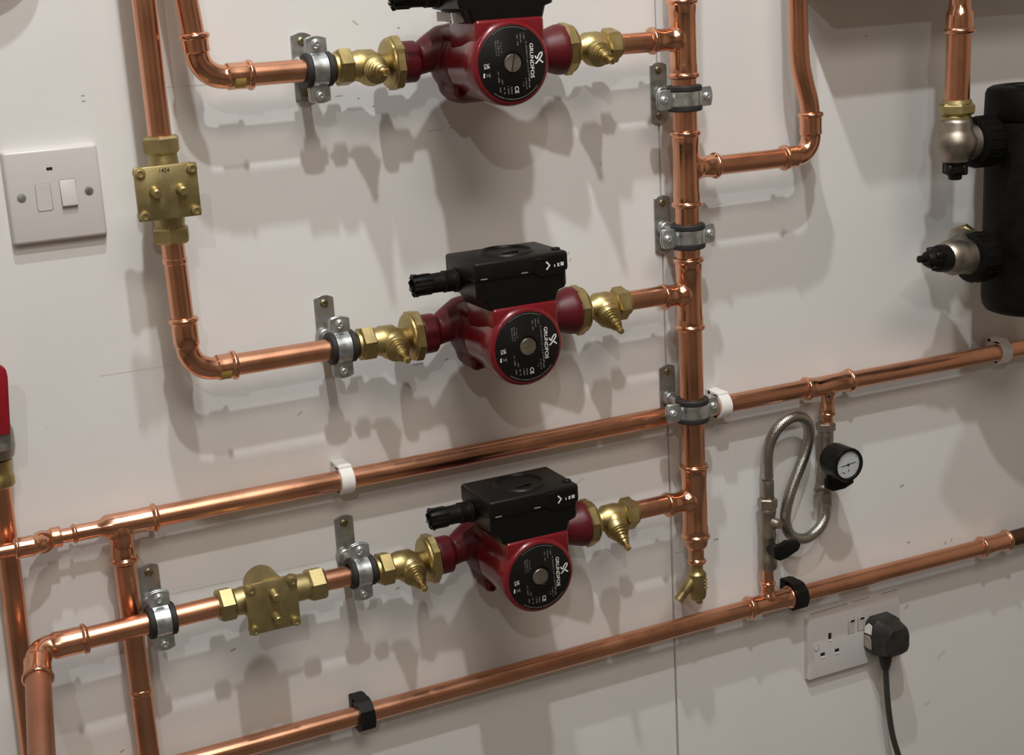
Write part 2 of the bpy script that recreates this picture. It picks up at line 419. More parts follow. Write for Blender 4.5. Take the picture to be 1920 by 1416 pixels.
elbow('copper elbow feeding the middle pump', P(V1X+2.2, D, -197.6), P(V1X+3, D, Z2), P(136.5, D, Z2), R22, 25)
pipe('copper pipe between the middle elbow and the middle pump bracket', [P(133, D, Z2), P(266, D, Z2)], R22)
pipe('copper pipe between the horizontal brass valve and the bottom pump bracket', [P(200, D, Z3+1), P(266, D, Z3)], R22)
FL = P(-34.6, D+1, Z3-1.6)
pipe('copper pipe in the leftmost bracket, left of the horizontal brass valve', [FL+V(-4, 0, 0), P(99, D, Z3)], R22)
V5a, V5b = P(-84.7, 85, -502.8), P(-101.9, 190, -526.4)
V5d = (V5b-V5a).normalized()
elbow('copper elbow at the lower left turning out from the bottom pump feed', FL, P(-78, D+1, Z3-1.8), P(-78, D+1, Z3-1.8)+(V5a-P(-78, D+1, Z3-1.8))*1.0, R22+.6, 15)
pipe('wide copper pipe coming forward out of the lower left elbow', [V5a-V5d*4, V5a+V5d*330], R22+1.2, 'copper_dull')

def sticker(parent, x0, x1, z, r):
    vs = []
    n = 7
    for x in (x0, x1):
        for k in range(n):
            a = math.radians(-8-k*8); vs.append(P(x, D+math.cos(a)*(r+2.0), z+math.sin(a)*(r+2.0)))
    part('yellow_sticker', MB().add(vs, [(k, k+1, n+k+1, n+k) for k in range(n-1)]), 'sticker_yellow', parent)
for lab, x0, z in (('copper elbow feeding the highest pump', 163, Z1), ('copper elbow feeding the middle pump', 121, Z2)):
    sticker([o for o in S.objects if o.get('label') == lab][0], x0, x0+10, z, R22)

# ------------------------------------------------------------------ long horizontal pipes near the wall
DU = 22.0
pipe('upper long horizontal copper pipe passing behind the riser', [P(46.5, DU, -393.3), P(829.9, DU, -395.4)], R22)
pipe('right hand end of the upper long horizontal copper pipe', [P(885.3, DU, -396.8), P(1409.2, DU, -401.8)], R22)
tee('copper tee above the pressure gauge on the upper long pipe', P(857.6, DU, -396.3), X_, 31.4, 31, R22, -Z_, 36, R15)
pipe('short small copper pipe between the gauge tee and the gauge valve', [P(856.9, DU, -449), P(857.1, DU, -428)], R15)
pipe('lower long horizontal copper pipe running out of the bottom left', [P(-260.2, DU, -661.2), P(744.5, DU, -655.9)], R22)
pipe('right hand part of the lower long copper pipe above the double socket', [P(794.8, DU, -655.5), P(1107.5, DU, -658.1)], R22)
tee('copper tee under the filling hose on the lower long pipe', P(768.1, DU, -655.5), X_, 31, 27.5, R22, Z_, 26, R15)
pipe('short small copper pipe between the lower tee and the hose valve', [P(768.1, DU, -632), P(768.6, DU, -600)], R15)
cp = thing('pipe_coupling', 'copper coupling near the right edge joining shiny pipe to brown pipe', 'pipe fitting', P(1125.6, DU, -657.9))
part('body', MB().lathe([(-21, R22+1.1), (-16, R22+1.6), (-8, R22+1.3), (0, R22+.9), (8, R22+1.3), (16, R22+1.6), (21, R22+1.1)], P(1125.6, DU, -657.9), X_, 36), 'copper_fitting', cp)
bead(cp, P(1104.6, DU, -658), -X_, R22); bead(cp, P(1146.6, DU, -657.8), X_, R22)
pipe('dull brown pipe end beyond the coupling at the right edge', [P(1143.7, DU, -657.8), P(1409.2, DU, -656.3)], R22, 'old_copper', name='brown_pipe')

# reducing tee at the left end of the upper long pipe
t = thing('pipe_tee', 'reducing copper tee at the left end of the upper long pipe', 'pipe fitting', P(16.6, DU, -393.8), 'press tees')
mb = MB(); c = P(16.6, DU, -393.8)
mb.lathe([(-42, R15+1.1), (-38, R15+1.3), (-24, R15+1.0), (-19, R15+1.2), (-12.5, R22+1.2), (0, R22+1.2), (20, R22+1.0), (22, R22+1.4), (34, R22+1.2)], c, X_, 40)
mb.lathe([(0, R22+1.5), (R22*.7, R22+4), (R22+2, R22+2.2), (R22+5, R22+.9), (24, R22+.8), (26, R22+1.4), (36, R22+1.1)], c, -Z_, 36)
part('body', mb, 'copper_fitting', t)
bead(t, c+X_*34, X_, R22); bead(t, c-Z_*36.2, -Z_, R22); bead(t, c-X_*43, -X_, R15)
pipe('vertical copper pipe dropping from the reducing tee behind the lowest feed', [P(16.6, DU, -434), P(16.2, DU, -704.5)], R22)
bpy.context.view_layer.update()
dp = [o for o in S.objects if o.get('label', '').startswith('vertical copper pipe dropping')][0]
part('pipe_joint_ring', MB().lathe([(-3.5, R22), (-2.2, R22+1.0), (2.2, R22+1.0), (3.5, R22)], P(16.5, DU, -569.8), Z_, 32), 'copper_fitting', dp)
elbow('small copper elbow turning out from the wall at the far left', P(-39, DU, -394), P(-57, DU, -393.6), P(-57.3, DU+15, -391.8), R15+1.5, 8, 'small elbows', (False, False))
elbow('small copper elbow crossing in front of the far left pipe', P(-57, DU+3, -393.2), P(-57.6, DU+17, -391.4), P(-82, DU+17.4, -391), R15+1.3, 8, 'small elbows', (False, True))
pipe('small copper pipe crossing the far left vertical pipe', [P(-78, DU+17.4, -391), P(-300, DU+18, -388)], R15)
pipe('small copper stub between the reducing tee and the small elbow', [P(-22.9, DU, -394), P(-41, DU, -394)], R15)
DV = 11.5
pipe('far left vertical copper pipe below the red lever valve', [P(-86, DV, -330), P(-88.4, DV, -436.5), P(-94.1, DV, -650), P(-95.6, DV, -770)], R22)

# ------------------------------------------------------------------ red lever ball valve at the left edge
t = thing('ball_valve', 'brass ball valve with red lever at the left edge', 'valve', P(-86.7, DV+6, -319.4))
mb = MB(); mb.lathe([(-12, 13), (-10, 15), (-2, 15), (0, 13.5), (9, 13.5), (12, 14.5), (14, 14.5)], P(-86.8, DV+6, -323.4), Z_, 24)
part('union', mb, 'brass', t)
mb = MB(); mb.lathe([(0, 13), (3, 17), (12, 19), (26, 19), (36, 16), (60, 15), (70, 15)], P(-86.2, DV+6, -309.3), Z_, 24)
mb.lathe([(0, 8), (20, 8), (22, 5), (32, 5)], P(-86.2, DV+10, -290.2), -Y_, 16)
part('body', mb, 'nickel', t)
mb = MB(); mb.prism([P(-99, 57, -292), P(-76, 57, -290), P(-73.5, 57, -275), P(-74.5, 57, -270), P(-98, 57, -272)], V(0, -4, 0), .8, 1)
part('lever_plate', mb, 'zinc_dull', t)
poly = [P(-98.5, 60, -275), P(-75.2, 60, -274), P(-70.6, 60, -222), P(-71.2, 60, -215), P(-75, 60, -210.5), P(-92, 60, -209), P(-97, 60, -214)]
part('lever_grip', MB().prism(poly, V(0, -7, 0), 1.6, 2), 'red_lever', t)

# ------------------------------------------------------------------ pipe brackets (rubber lined clips)
def bracket(label, x, z, vertical, pdz, r):
    c = P(x, D, z); t = thing('pipe_bracket', label, 'pipe bracket', c, 'rubber lined pipe brackets')
    px = x+(3 if not vertical else -.8); pz = z+pdz; hl = 33; hw = 10.2
    def plate(cx, cz, hw, hl, y, th, rise, vert=True):
        pts = []
        for sgn in (1, -1):
            for k in range(7):
                a = k/6; u = (hw - 2*hw*a)*sgn; e = rise*(1-(2*a-1)**2)
                pts.append((u, sgn*(hl-rise+e)))
        return [P(cx+(u if vert else v), y, cz+(v if vert else -u)) for u, v in pts], V(0, -th, 0)
    poly, vec = plate(px, pz, hw, hl, 0.3, 2.2, 3.2)
    bp = part('backplate', MB().prism(poly, vec, .35, 1), 'zinc_dull', t)
    for s in (1, -1):
        part('plate_screw', MB().lathe([(0, 4.4), (1.0, 4.2), (1.9, 3), (2.0, 1.6), (1.2, 1.4), (1.2, 0)], P(px, 2.2, pz+s*24.5), -Y_, 14), 'screw_brass', bp)
    mb = MB(); mb.lathe([(0, 9.2), (2, 8.6), (7, 8.4), (8, 7.2)], P(x, 2.4, z+2), -Y_, 20)
    mb.lathe([(0, 5), (D-r-8, 5)], P(x, 6, z+1.5), -Y_, 16); mb.hexnut(P(x, D-r-11, z), -Y_, 6.5, 8.2)
    part('stud', mb, 'zinc_dull', t)
    ax = Z_ if vertical else X_
    part('rubber_lining', MB().lathe([(-13.4, r+.1), (-13.4, r+4.4), (-12.2, r+5.6), (-8.4, r+5.6), (-7.6, r+4.4), (-7.4, r+3), (7.4, r+3), (7.6, r+4.4), (8.4, r+5.6), (12.2, r+5.6), (13.4, r+4.4), (13.4, r+.1)], c, ax, 36, closed=True), 'rubber', t)
    # two half bands with ears
    for side in (1, -1):              # 1 = room side
        mb = MB(); n = 18; ro, ri = r+5.0, r+3.2; e0, e1 = r+4.2, r+20.5
        vs = []
        out = []; inn = []
        for k in range(n+1):
            a = math.pi*k/n; out.append((math.cos(a)*ro, math.sin(a)*ro)); inn.append((math.cos(a)*ri, math.sin(a)*ri))
        sec = []                       # (along ear, outward) closed outline
        e = 1.0
        sec += [(ro+.2, e), (ro-.5, e+1.4)] + [(u, max(w, e+1.4)) for u, w in out if w > e+1.6] + [(-ro+.5, e+1.4), (-ro-.2, e)]
        sec += [(u, max(w, e)) for u, w in reversed(inn) if w > e-.4]
        hwb = 7.4
        L = []
        for uu in (-hwb, hwb):
            for a, w in sec:
                w2 = w*side
                L.append(P(x+uu, D+w2, z+a) if not vertical else P(x+a, D+w2, z+uu))
        m_ = len(sec)
        mb.add(L, [(i, (i+1) % m_, m_+(i+1) % m_, m_+i) for i in range(m_)])
        nb = MB()
        # caps of the band as quads strips between outer and inner outline
        half = len(sec)
        part_band = mb
        for s in (1, -1):
            ec = s*(ro-1.5+e1)/2; el = (e1-ro+1.5)/2+.6
            pts = []
            for k in range(7):
                a = k/6; u = (hw-2*hw*a); ee = 2.4*(1-(2*a-1)**2)
                pts.append((u, s*(e1-2.4+ee)))
            pts += [(-hw, s*(ro-1.6)), (hw, s*(ro-1.6))]
            poly = [P(x+u, D+e*side, z+v) if not vertical else P(x+v, D+e*side, z+u) for u, v in pts]
            part_band.prism(poly, V(0, -1.9*side, 0), .3, 1)
        b_ = part('front_band' if side == 1 else 'rear_band', part_band, 'zinc', t, 42)
        if side == 1:
            for s in (1, -1):
                ps = s*(r+13.4)
                o = P(x, D+2.8, z+ps) if not vertical else P(x+ps, D+2.8, z)
                part('clamp_screw', MB().lathe([(0, 4.6), (1.2, 4.6), (2.6, 3.6), (3.2, 2.2), (3.2, 1.5), (2.0, 1.2), (2.0, 0)], o, -Y_, 16), 'screw_steel', b_)
    return t
bracket('zinc pipe bracket beside the inlet valve of the highest pump', 245.5, Z1-.4, False, .6, R22)
bracket('zinc pipe bracket beside the inlet valve of the middle pump', 245, Z2+.6, False, 10.5, R22)
bracket('zinc pipe bracket beside the inlet valve of the bottom pump', 245.5, Z3+2.4, False, 12, R22)
bracket('leftmost zinc pipe bracket, on the feed of the bottom pump', 39, Z3-1, False, 7.5, R22)
bracket('zinc bracket around the riser just below the highest tee', RX, -39.5, True, 3, R28)
bracket('zinc bracket around the riser above the middle pump outlet tee', RX, -187, True, 6, R28)
bracket('zinc bracket around the riser where the upper long pipe crosses', RX, -383, True, 8.5, R28)

# ------------------------------------------------------------------ plastic pipe clips
def white_clip(label, x, z, top=14):
    mb = MB(); c = P(x, DU, z)
    mb.lathe([(-7.2, R22+.2), (-7.2, R22+3.4), (-6.4, R22+4.2), (6.4, R22+4.2), (7.2, R22+3.4), (7.2, R22+.2)], c, X_, 32, closed=True)
    mb.box(P(x, 6, z+1), (14.4, 12, 31), 1.5, 2)
    mb.box(P(x, 16, z+13.4), (14.4, 24, 6), 1.4, 2); mb.box(P(x, 15, z-12.6), (14.4, 20, 5), 1.2, 2)
    return solo('plastic_pipe_clip', mb, 'clip_white', c, label, 'pipe clip', 'white plastic pipe clips')
white_clip('white plastic clip on the upper long pipe, left of the riser', 246.7, -393.8)
white_clip('white plastic clip on the upper long pipe, tucked beside the lowest riser bracket', 706.3, -395.3)
white_clip('white plastic clip on the upper long pipe at the right edge', 1127.6, -398.8)
def black_clip(label, x, z):
    c = P(x, DU, z); mb = MB(); ro = 18.2; ri = R22+.2
    ang = [-112, -75, -40, -5, 32, 70, 100, 128]
    out = [(math.cos(math.radians(a))*ro, math.sin(math.radians(a))*ro) for a in ang]
    inn = [(math.cos(math.radians(a))*ri, math.sin(math.radians(a))*ri) for a in ang]
    n = len(ang); vs = []
    for u in (-8, 8):
        for w, v in out+inn: vs.append(P(x+u, DU+w, z+v))
    m_ = 2*n; fs = []
    for i in range(n-1):
        fs += [(i, i+1, m_+i+1, m_+i), (n+i, n+i+1, m_+n+i+1, m_+n+i), (i, i+1, n+i+1, n+i), (m_+i, m_+i+1, m_+n+i+1, m_+n+i)]
    fs += [(0, n, m_+n, m_), (n-1, m_-1, 2*m_-1, m_+n-1)]
    mb.add(vs, fs)
    mb.box(P(x, 5.5, z), (16, 11, 33), 1, 1); mb.box(P(x, 13, z+15.2), (16, 15, 5), .8, 1); mb.box(P(x, 12, z-15.2), (16, 13, 5), .8, 1)
    return solo('plastic_pipe_clip', mb, 'black_plastic', c, label, 'pipe clip', 'black plastic pipe clips', smooth=25)
black_clip('black plastic clip on the lower long pipe below the bottom pump bracket', 244.6, -658.6)
black_clip('black plastic clip on the lower long pipe above the double socket', 808.8, -655.3)

# ------------------------------------------------------------------ pumps
def remeshed(mb, name, off, m, voxel=1.5, it=5):
    me = mb.mesh(name, off, m)
    o = bpy.data.objects.new(name, me); COL.objects.link(o)
    md = o.modifiers.new('r', 'REMESH'); md.mode = 'VOXEL'; md.voxel_size = voxel*MM
    sm = o.modifiers.new('s', 'SMOOTH'); sm.iterations = it; sm.factor = .5
    dg = bpy.context.evaluated_depsgraph_get(); me2 = bpy.data.meshes.new_from_object(o.evaluated_get(dg))
    bpy.data.objects.remove(o)
    for p in me2.polygons: p.use_smooth = True
    me2.materials.clear(); me2.materials.append(MATS[m]); me2.name = name
    return me2
def build_pump(label):
    O = P(PX, D, 0); t = thing('circulation_pump', label, 'pump', P(PX, D, 0), 'red circulation pumps')
    A = lambda d, z=-3.0: P(PX, d, z)
    # cast housing
    mb = MB()
    mb.lathe([(0, 20), (3, 28), (10, 34), (20, 36), (58, 36)], A(27), -Y_, 48)
    mb.box(A(57)+V(2, 0, -1), (68, 50, 79), 21, 3)
    mb.lathe([(0, 20), (17, 20)], P(327.5, D, 0), X_, 28)
    mb.tube([P(334, D, 0), P(345, D, 1), P(352, D, 3), P(360, D, 6), P(371, D, 9.5), P(386, D, 8), P(402, D, 4)], [16, 15, 15.6, 18, 22.5, 27, 30], 28)
    mb.tube([P(504, D, 0), P(498, D, 0), P(490, D, 0), P(480, D, 0), P(470, D, 1), P(458, D, 2), P(445, D, 4), P(425, D, 4), P(402, D, 4)], [25.6, 25, 22.5, 19.2, 17.5, 18.5, 22, 27, 30], 28)
    for a in (45, 135, 225, 315):
        q = P(PX+37*math.cos(math.radians(a)), 66, -3+38*math.sin(math.radians(a)))
        mb.lathe([(0, 6.5), (26, 6.5)], q, -Y_, 16)
    h = bpy.data.objects.new('pump_housing', remeshed(mb, 'pump_housing', O, 'red_iron')); link(h); h.parent = t; ORG[h.name] = O
    for a in (225, 315):
        q = P(PX+37*math.cos(math.radians(a)), 90, -3+38*math.sin(math.radians(a)))
        part('flange_bolt', MB().lathe([(0, 5), (4.5, 5), (5, 4.4), (5, 2.4), (3, 2.2), (3, 0)], q, -Y_, 14), 'red_iron', h)
    # motor can
    mb = MB(); mb.lathe([(0, 35.5), (14, 36), (30, 37), (44, 38.6), (52, 39.6), (63, 39.6), (66.5, 38.8), (68.6, 37), (69.2, 34.6)], A(85), -Y_, 64)
    mb.box(P(PX+2, 120, 24), (70, 62, 27), 3.5, 3)
    part('motor', mb, 'red_motor', t)
    lb = part('rating_label', MB().lathe([(0, 34.6), (.9, 34.6), (1.3, 34.0), (1.3, 13), (1.6, 12.4), (1.6, 10.6), (.8, 10), (.8, 0)], A(153.8), -Y_, 64), 'label_black', t)
    # printing on the label; u right, v up
    LF = lambda u, v: P(PX+u, 155.35, -3+v)
    U, VV = X_, Z_; n = V(0, -1, 0)
    pw, pg = MB(), MB()
    put_text(pw, 'GRUNDFOS', 5.3, LF(19.8, 1.0), -VV*1.13, U, .06)
    pl_ = MB()
    k = 1/15.2
    def q(zx, zy): return LF((zx-695)*k*1.03, (718-zy)*k)
    for st in ([(1042, 640), (1050, 662), (1072, 686)], [(1074, 688), (1092, 640), (1122, 604), (1150, 598), (1148, 634), (1126, 668), (1100, 700), (1070, 728), (1042, 752)], [(1104, 694), (1130, 718), (1160, 744)]):
        pl_.ribbon([q(*p_) for p_ in st], 1.35, n)
    pc_, pm, pb_ = MB(), MB(), MB(); put_text(pc_, 'CE', 5.6, q(737, 1088), -VV, U, .04)
    put_text(pm, 'UK', 3.6, q(325, 735), -VV, U, .05); put_text(pm, 'CA', 3.6, q(281, 738), -VV, U, .05)
    pb_.ribbon([q(262, 828), q(258, 890)], 1.4, n)
    pg.ribbon([q(290, 840), q(345, 880)], .6, n); pg.ribbon([q(345, 838), q(292, 882)], .6, n); pg.ribbon([q(345, 832), q(350, 888)], .6, n)
    rnd = random.Random(3)
    def column(zx, y0, y1, w=16, fill=.75):
        y = y0
        while y < y1:
            l = rnd.uniform(5, 16)
            if rnd.random() < fill:
                sx = zx+(y-718)*.04
                pg.ribbon([q(sx-w*.5+rnd.uniform(0, 3), y), q(sx-w*.5, min(y+l, y1))], .55, n)
                if rnd.random() < .7: pg.ribbon([q(sx+w*.3, y), q(sx+w*.3+rnd.uniform(-2, 2), min(y+l*.8, y1))], .55, n)
                if rnd.random() < .5: pg.ribbon([q(sx-w*.5, y+l*.5), q(sx+w*.4, y+l*.5)], .5, n)
            y += l+rnd.uniform(2, 5)
    for zx, y0, y1 in ((470, 400, 600), (505, 390, 600), (545, 385, 560), (800, 320, 480), (850, 320, 440), (900, 310, 400), (925, 420, 860), (935, 880, 990),
                       (470, 820, 980), (520, 930, 1000), (480, 1040, 1110), (540, 1040, 1160), (600, 1030, 1140), (650, 1030, 1140), (835, 1000, 1090), (880, 940, 1090), (925, 940, 1080)):
        column(zx, y0, y1)
    for a0, a1 in ((62, 122), (232, 318)):
        a = a0
        while a < a1:
            l = rnd.uniform(1.5, 4.5)
            pg.ribbon([LF(32.8*math.cos(math.radians(x)), 32.8*math.sin(math.radians(x))) for x in (a, a+l/2, a+l)], .6, n)
            a += l+rnd.uniform(.6, 1.6)
    part('brand_name', pw, 'print_white', lb); part('brand_mark', pl_, 'print_white', lb); part('ce_mark', pc_, 'print_white', lb); part('ukca_mark', pm, 'print_white', lb); part('bar_mark', pb_, 'print_white', lb)
    part('small_print', pg, 'print_grey', lb)['kind'] = 'stuff'
    mb = MB(); mb.lathe([(0, 8.6), (2.2, 8.6), (3.0, 8.0), (3.0, 0)], A(153.5), -Y_, 36)
    part('vent_screw', mb, 'nickel', t)
    # terminal box
    mb = MB(); mb.box(P(400, 115, 74.5), (100, 71, 19.5), 3.2, 3)
    mb.lathe([(0, 27.5), (1.6, 26.6), (2.6, 25.2), (2.6, 24.2), (.5, 23.2), (.3, 21), (.3, 0)], P(401, 114, 84.0), Z_, 48)
    mb.lathe([(0, 4.5), (2.2, 4.5), (3, 3.5), (3, 0)], P(444, 136, 83), Z_, 16)
    mb.box(P(401, 124, 85.2), (17, 1.6, 1.6), .3, 1)
    lid = part('terminal_box_lid', mb, 'black_plastic', t)
    mb = MB(); lv = []
    for z_, x0, x1, d0, d1 in ((66, 351.5, 448.5, 80.5, 149.2), (52, 351.5, 448.5, 80.5, 149.2), (48.5, 353, 447, 82, 149.2), (46.5, 360, 440, 84, 149.2), (36, 364, 437, 86, 148.8)):
        c_ = 3.0; lv.append([P(x0+c_, d0, z_), P(x1-c_, d0, z_), P(x1, d0+c_, z_), P(x1, d1-c_, z_), P(x1-c_, d1, z_), P(x0+c_, d1, z_), P(x0, d1-c_, z_), P(x0, d0+c_, z_)])
    vs_ = [q_ for l_ in lv for q_ in l_]; fs_ = [(i*8+k, i*8+(k+1) % 8, (i+1)*8+(k+1) % 8, (i+1)*8+k) for i in range(4) for k in range(8)]+[tuple(range(8)), tuple(range(32, 40))]
    mb.add(vs_, fs_)
    part('terminal_box', mb, 'black_gloss', t, 30)
    mb = MB()
    mb.prism([P(412, 149.4, 80.5), P(446, 149.4, 80.5), P(446, 149.4, 62), P(418, 149.4, 62), P(412, 149.4, 68)], V(0, -1.2, 0), .5, 1)
    part('selector_panel', mb, 'black_gloss', lid)
    mb = MB(); f = 150.75
    mb.ribbon([P(425.6, f, 76.2), P(429.2, f, 72.4), P(425.6, f, 68.4)], 1.7, n)
    for a, b in (((434.6, 72.6), (434.6, 70.0)), ((437.6, 73.4), (439.6, 70.2)), ((439.6, 73.4), (437.6, 70.2)), ((441.6, 74), (441.6, 70.4)), ((442.8, 74), (442.8, 70.4)), ((444.0, 74), (444.0, 70.4))):
        mb.ribbon([P(a[0], f, a[1]), P(b[0], f, b[1])], .95, n)
    part('panel_print', mb, 'print_white', lid)
    mb = MB()
    for u, v in ((359, 68), (402, 68.5)): mb.box(P(u, 151, v), (7, 1, 1.2), .2, 1)
    part('lid_catch', mb, 'print_grey', lid)
    # cable gland
    g = MB(); gz = 61; gd = 101
    g.lathe([(0, 12), (2, 12), (3, 10.6), (12, 10.6), (13, 11), (14, 9.8), (26, 9.6), (28, 10), (40, 9.2), (45, 8.2), (46, 7), (42, 6), (42, 0)], P(351, gd, gz), -X_, 20)
    for k in range(8):
        a = math.radians(k*45+12); u = V(0, math.cos(a), math.sin(a)); w = V(0, -math.sin(a), math.cos(a)); c = P(351, gd, gz)
        g.prism([c+u*8-X_*24+w*1.1, c+u*10.9-X_*28+w*1.1, c+u*10.8-X_*40+w*1.1, c+u*12-X_*44+w*1.1, c+u*8-X_*46.5+w*1.1], -w*2.2, .3, 1)
    part('cable_gland', g, 'black_plastic', t)
    return t
pumps = [build_pump('highest red pump, its black box cut by the top edge')]
pumps[0].location.z = Z1*MM+ZO
for z, lab in ((Z2, 'red pump in the middle of the three, black box on top'), (Z3, 'lowest red pump, above the lower long copper pipe')):
    c = copy_tree(pumps[0]); c['label'] = lab; c.location.z = z*MM+ZO; pumps.append(c)
def find(o, nm): return [c for c in o.children_recursive if c.name.split('.')[0] == nm][0]
for pmp, ang in zip(pumps, (78, 8, None)):
    off = ORG['circulation_pump']
    if ang is not None:
        a = math.radians(ang); u = V(math.cos(a), 0, math.sin(a))
        mb = MB().ribbon([P(PX, 156.6, -3)-u*8, P(PX, 156.6, -3)+u*8], 1.3, V(0, -1, 0))
        sc = find(pmp, 'vent_screw')
        o = link(bpy.data.objects.new('screw_slot', mb.mesh('screw_slot', off, 'brass_bright' if ang < 20 else 'dark_hole'))); o.parent = sc
tg = MB(); tg.prism([P(357, 86, 37), P(357, 130, 37), P(357, 130, 44), P(357, 86, 46)], V(-1, 0, 0), .2, 1); tg.prism([P(352, 128, 35), P(366, 131, 36), P(366, 131, 45), P(352, 128, 45)], V(0, -.8, 0), .2, 1)
o = link(bpy.data.objects.new('paper_tag', tg.mesh('paper_tag', ORG['circulation_pump'], 'grey_tag'))); o.parent = pumps[0]

# ------------------------------------------------------------------ pump isolating valves
def pump_valve(label, z, side, tilt):
    s = 1 if side == 'in' else -1
    bx = 297 if s == 1 else 540.5
    t = thing('pump_valve', label, 'valve', P(bx, D, z), 'brass pump isolating valves')
    ax = X_*s
    if s == 1: n0, u0 = 261.5, 313.5
    else: n0, u0 = 570.5, 517.5
    mb = MB(); c = P(bx, D+1, z)
    mb.lathe([(0, 12.6), (6, 13.2), (13, 15.2), (27, 14.8), (33, 10.4), (37, 9.2), (44, 9.4), (50 if s == 1 else 44, 10.6)], P(n0+s*12, D, z), ax, 32)
    mb.lathe([(15.6*math.cos(math.pi*k/14)*-1, 15.8*math.sin(math.pi*k/14)) for k in range(15)], P(bx, D+4, z-4), ax, 32)
    part('body', mb, 'brass', t)
    a = math.radians(tilt); dr = V(0, -math.cos(a), -math.sin(a)); o = P(bx+s*1.0, D+4, z-4)
    mb = MB(); mb.lathe([(6, 13.6), (12.5, 13.4), (14, 12.6), (14.6, 11.2), (16.6, 11.4), (17.4, 10.0), (19.4, 10.0), (20.2, 8.2), (22.6, 8.2), (23.4, 6.8), (27.5, 6.6), (28.5, 5.2), (31, 5.0)], o, dr, 28)
    st = part('bonnet', mb, 'brass', t)
    mb = MB(); mb.lathe([(29, 4.0), (33, 4.0), (33.6, 2.9), (35.2, 2.9), (35.6, 3.8)], o, dr, 16); mb.lathe([(35.4, 3.6), (39, 3.6), (40, 2.9)], o, dr, 8, phase=.5)
    part('spindle', mb, 'brass_bright', st, 25)
    mb = MB(); mb.hexnut(P(n0+s*2.5, D, z), ax, 14.5, 18.2, 6, .28, .12)
    mb.lathe([(-1.5, 11.5), (0, 13.4), (3.4, 14.2), (4, 14.2)], P(n0, D, z), ax, 32)
    part('compression_nut', mb, 'brass', t, 20)
    mb = MB(); mb.lathe([(0, 12), (.5, 21.5), (2.2, 23.6), (4.0, 24.2)], P(u0, D, z), ax, 40)
    mb.lathe([(3.4, 23.4), (5.2, 26.6), (12.0, 26.8), (14.2, 24.6)], P(u0, D, z), ax, 8, phase=.3)
    part('union_nut', mb, 'brass', t, 20)
    return t
pump_valve('brass valve on the inlet side of the highest pump', Z1, 'in', 2)
pump_valve('brass valve on the outlet side of the highest pump', Z1, 'out', 14)
pump_valve('brass valve on the inlet side of the middle pump', Z2, 'in', 14)
pump_valve('brass valve on the outlet side of the middle pump', Z2-1, 'out', 25)
pump_valve('brass valve on the inlet side of the bottom pump', Z3-.5, 'in', 16)
pump_valve('brass valve on the outlet side of the bottom pump', Z3-1, 'out', 33)

# ------------------------------------------------------------------ square brass check valves
def square_valve(label, c, ax, ac, n1, n2, pa, pc, plate_d, dome=11):
    """ax pipe direction, ac across; n1,n2 nut spans along ax from c; pa,pc plate spans"""
    t = thing('square_valve', label, 'valve', c, 'square brass valves')
    mb = MB(); a0 = min(n1[1], n1[0])+6; a1 = max(n2)-6
    mb.lathe([(n1[1]-3, 12.8), (n1[1]+5, 13.6), (pa[0]+4, 14.2), (pa[1]-4, 14.2), (n2[0]-5, 13.6), (n2[0]+3, 12.8)], c, ax, 32)
    mb.lathe([(-14, 14), (-12, 17.5), (22, 17.8), (26, 17.8)], c+ac*dome+ax*((pa[0]+pa[1])/2), -Y_, 36)
    cd = Vector((0, -(plate_d-D), 0)); mid = c+ax*((pa[0]+pa[1])/2)+ac*((pc[0]+pc[1])/2)
    mb.box(c+ax*((pa[0]+pa[1])/2)+Vector((0, -(plate_d-D)/2, 0)), [abs(ax[i])*(pa[1]-pa[0]-8)+abs(ac[i])*32+abs(Y_[i])*(plate_d-D) for i in range(3)], 2, 2)
    part('body', mb, 'brass_dull', t)
    for sp in (n1, n2):
        mb = MB(); mb.hexnut(c+ax*sp[0], ax, sp[1]-sp[0], 17.8, 6, .22, .14); part('compression_nut', mb, 'brass_dull', t, 20)
    size = [abs(ax[i])*(pa[1]-pa[0])+abs(ac[i])*(pc[1]-pc[0])+abs(Y_[i])*4.5 for i in range(3)]
    cv = part('cover_plate', MB().box(mid+cd+Vector((0, 2.2, 0)), size, 1.4, 2), 'brass_dull', t)
    for i, (sa, sc) in enumerate(((1, 1), (1, -1), (-1, 1), (-1, -1))):
        q = mid+cd+ax*sa*((pa[1]-pa[0])/2-5.2)+ac*sc*((pc[1]-pc[0])/2-5.2)
        mb = MB().lathe([(-6, 5.4), (1.5, 5.0), (3.2, 4.4), (3.6, 2.6), (2.4, 2.3), (2.4, 0)], q, -Y_, 16)
        part('cover_bolt', mb, 'brass_dull', cv)
    for sc in (1, -1):
        q = mid+cd+ac*sc*12+ax*1.5
        part('pin', MB().lathe([(-1, 5.4), (2, 5.2), (3, 4.4), (9, 4.0), (10, 3)], q, V(0, -1, -.12), 16), 'brass_bright' if sc == 1 and ax == X_ and False else 'brass_dull', cv)
    return t, cv, mid+cd
t, cv, f = square_valve('square brass valve on the vertical pipe beside the fused switch', P(V1X, D, -74), Z_, X_, (-50, -35), (32, 48), (-24, 24.5), (-33.5, 23.5), 80, 2)
mb = MB(); put_text(mb, '1424', 5, f+V(-1.5, -.25, 19.5), X_, Z_, .03); part('stamped_number', mb, 'dark_hole', cv)
square_valve('square brass valve on the horizontal feed of the bottom pump', P(143, D, Z3), X_, Z_, (-48, -31.5), (44, 62.5), (-26.3, 26), (-26, 27), 82)

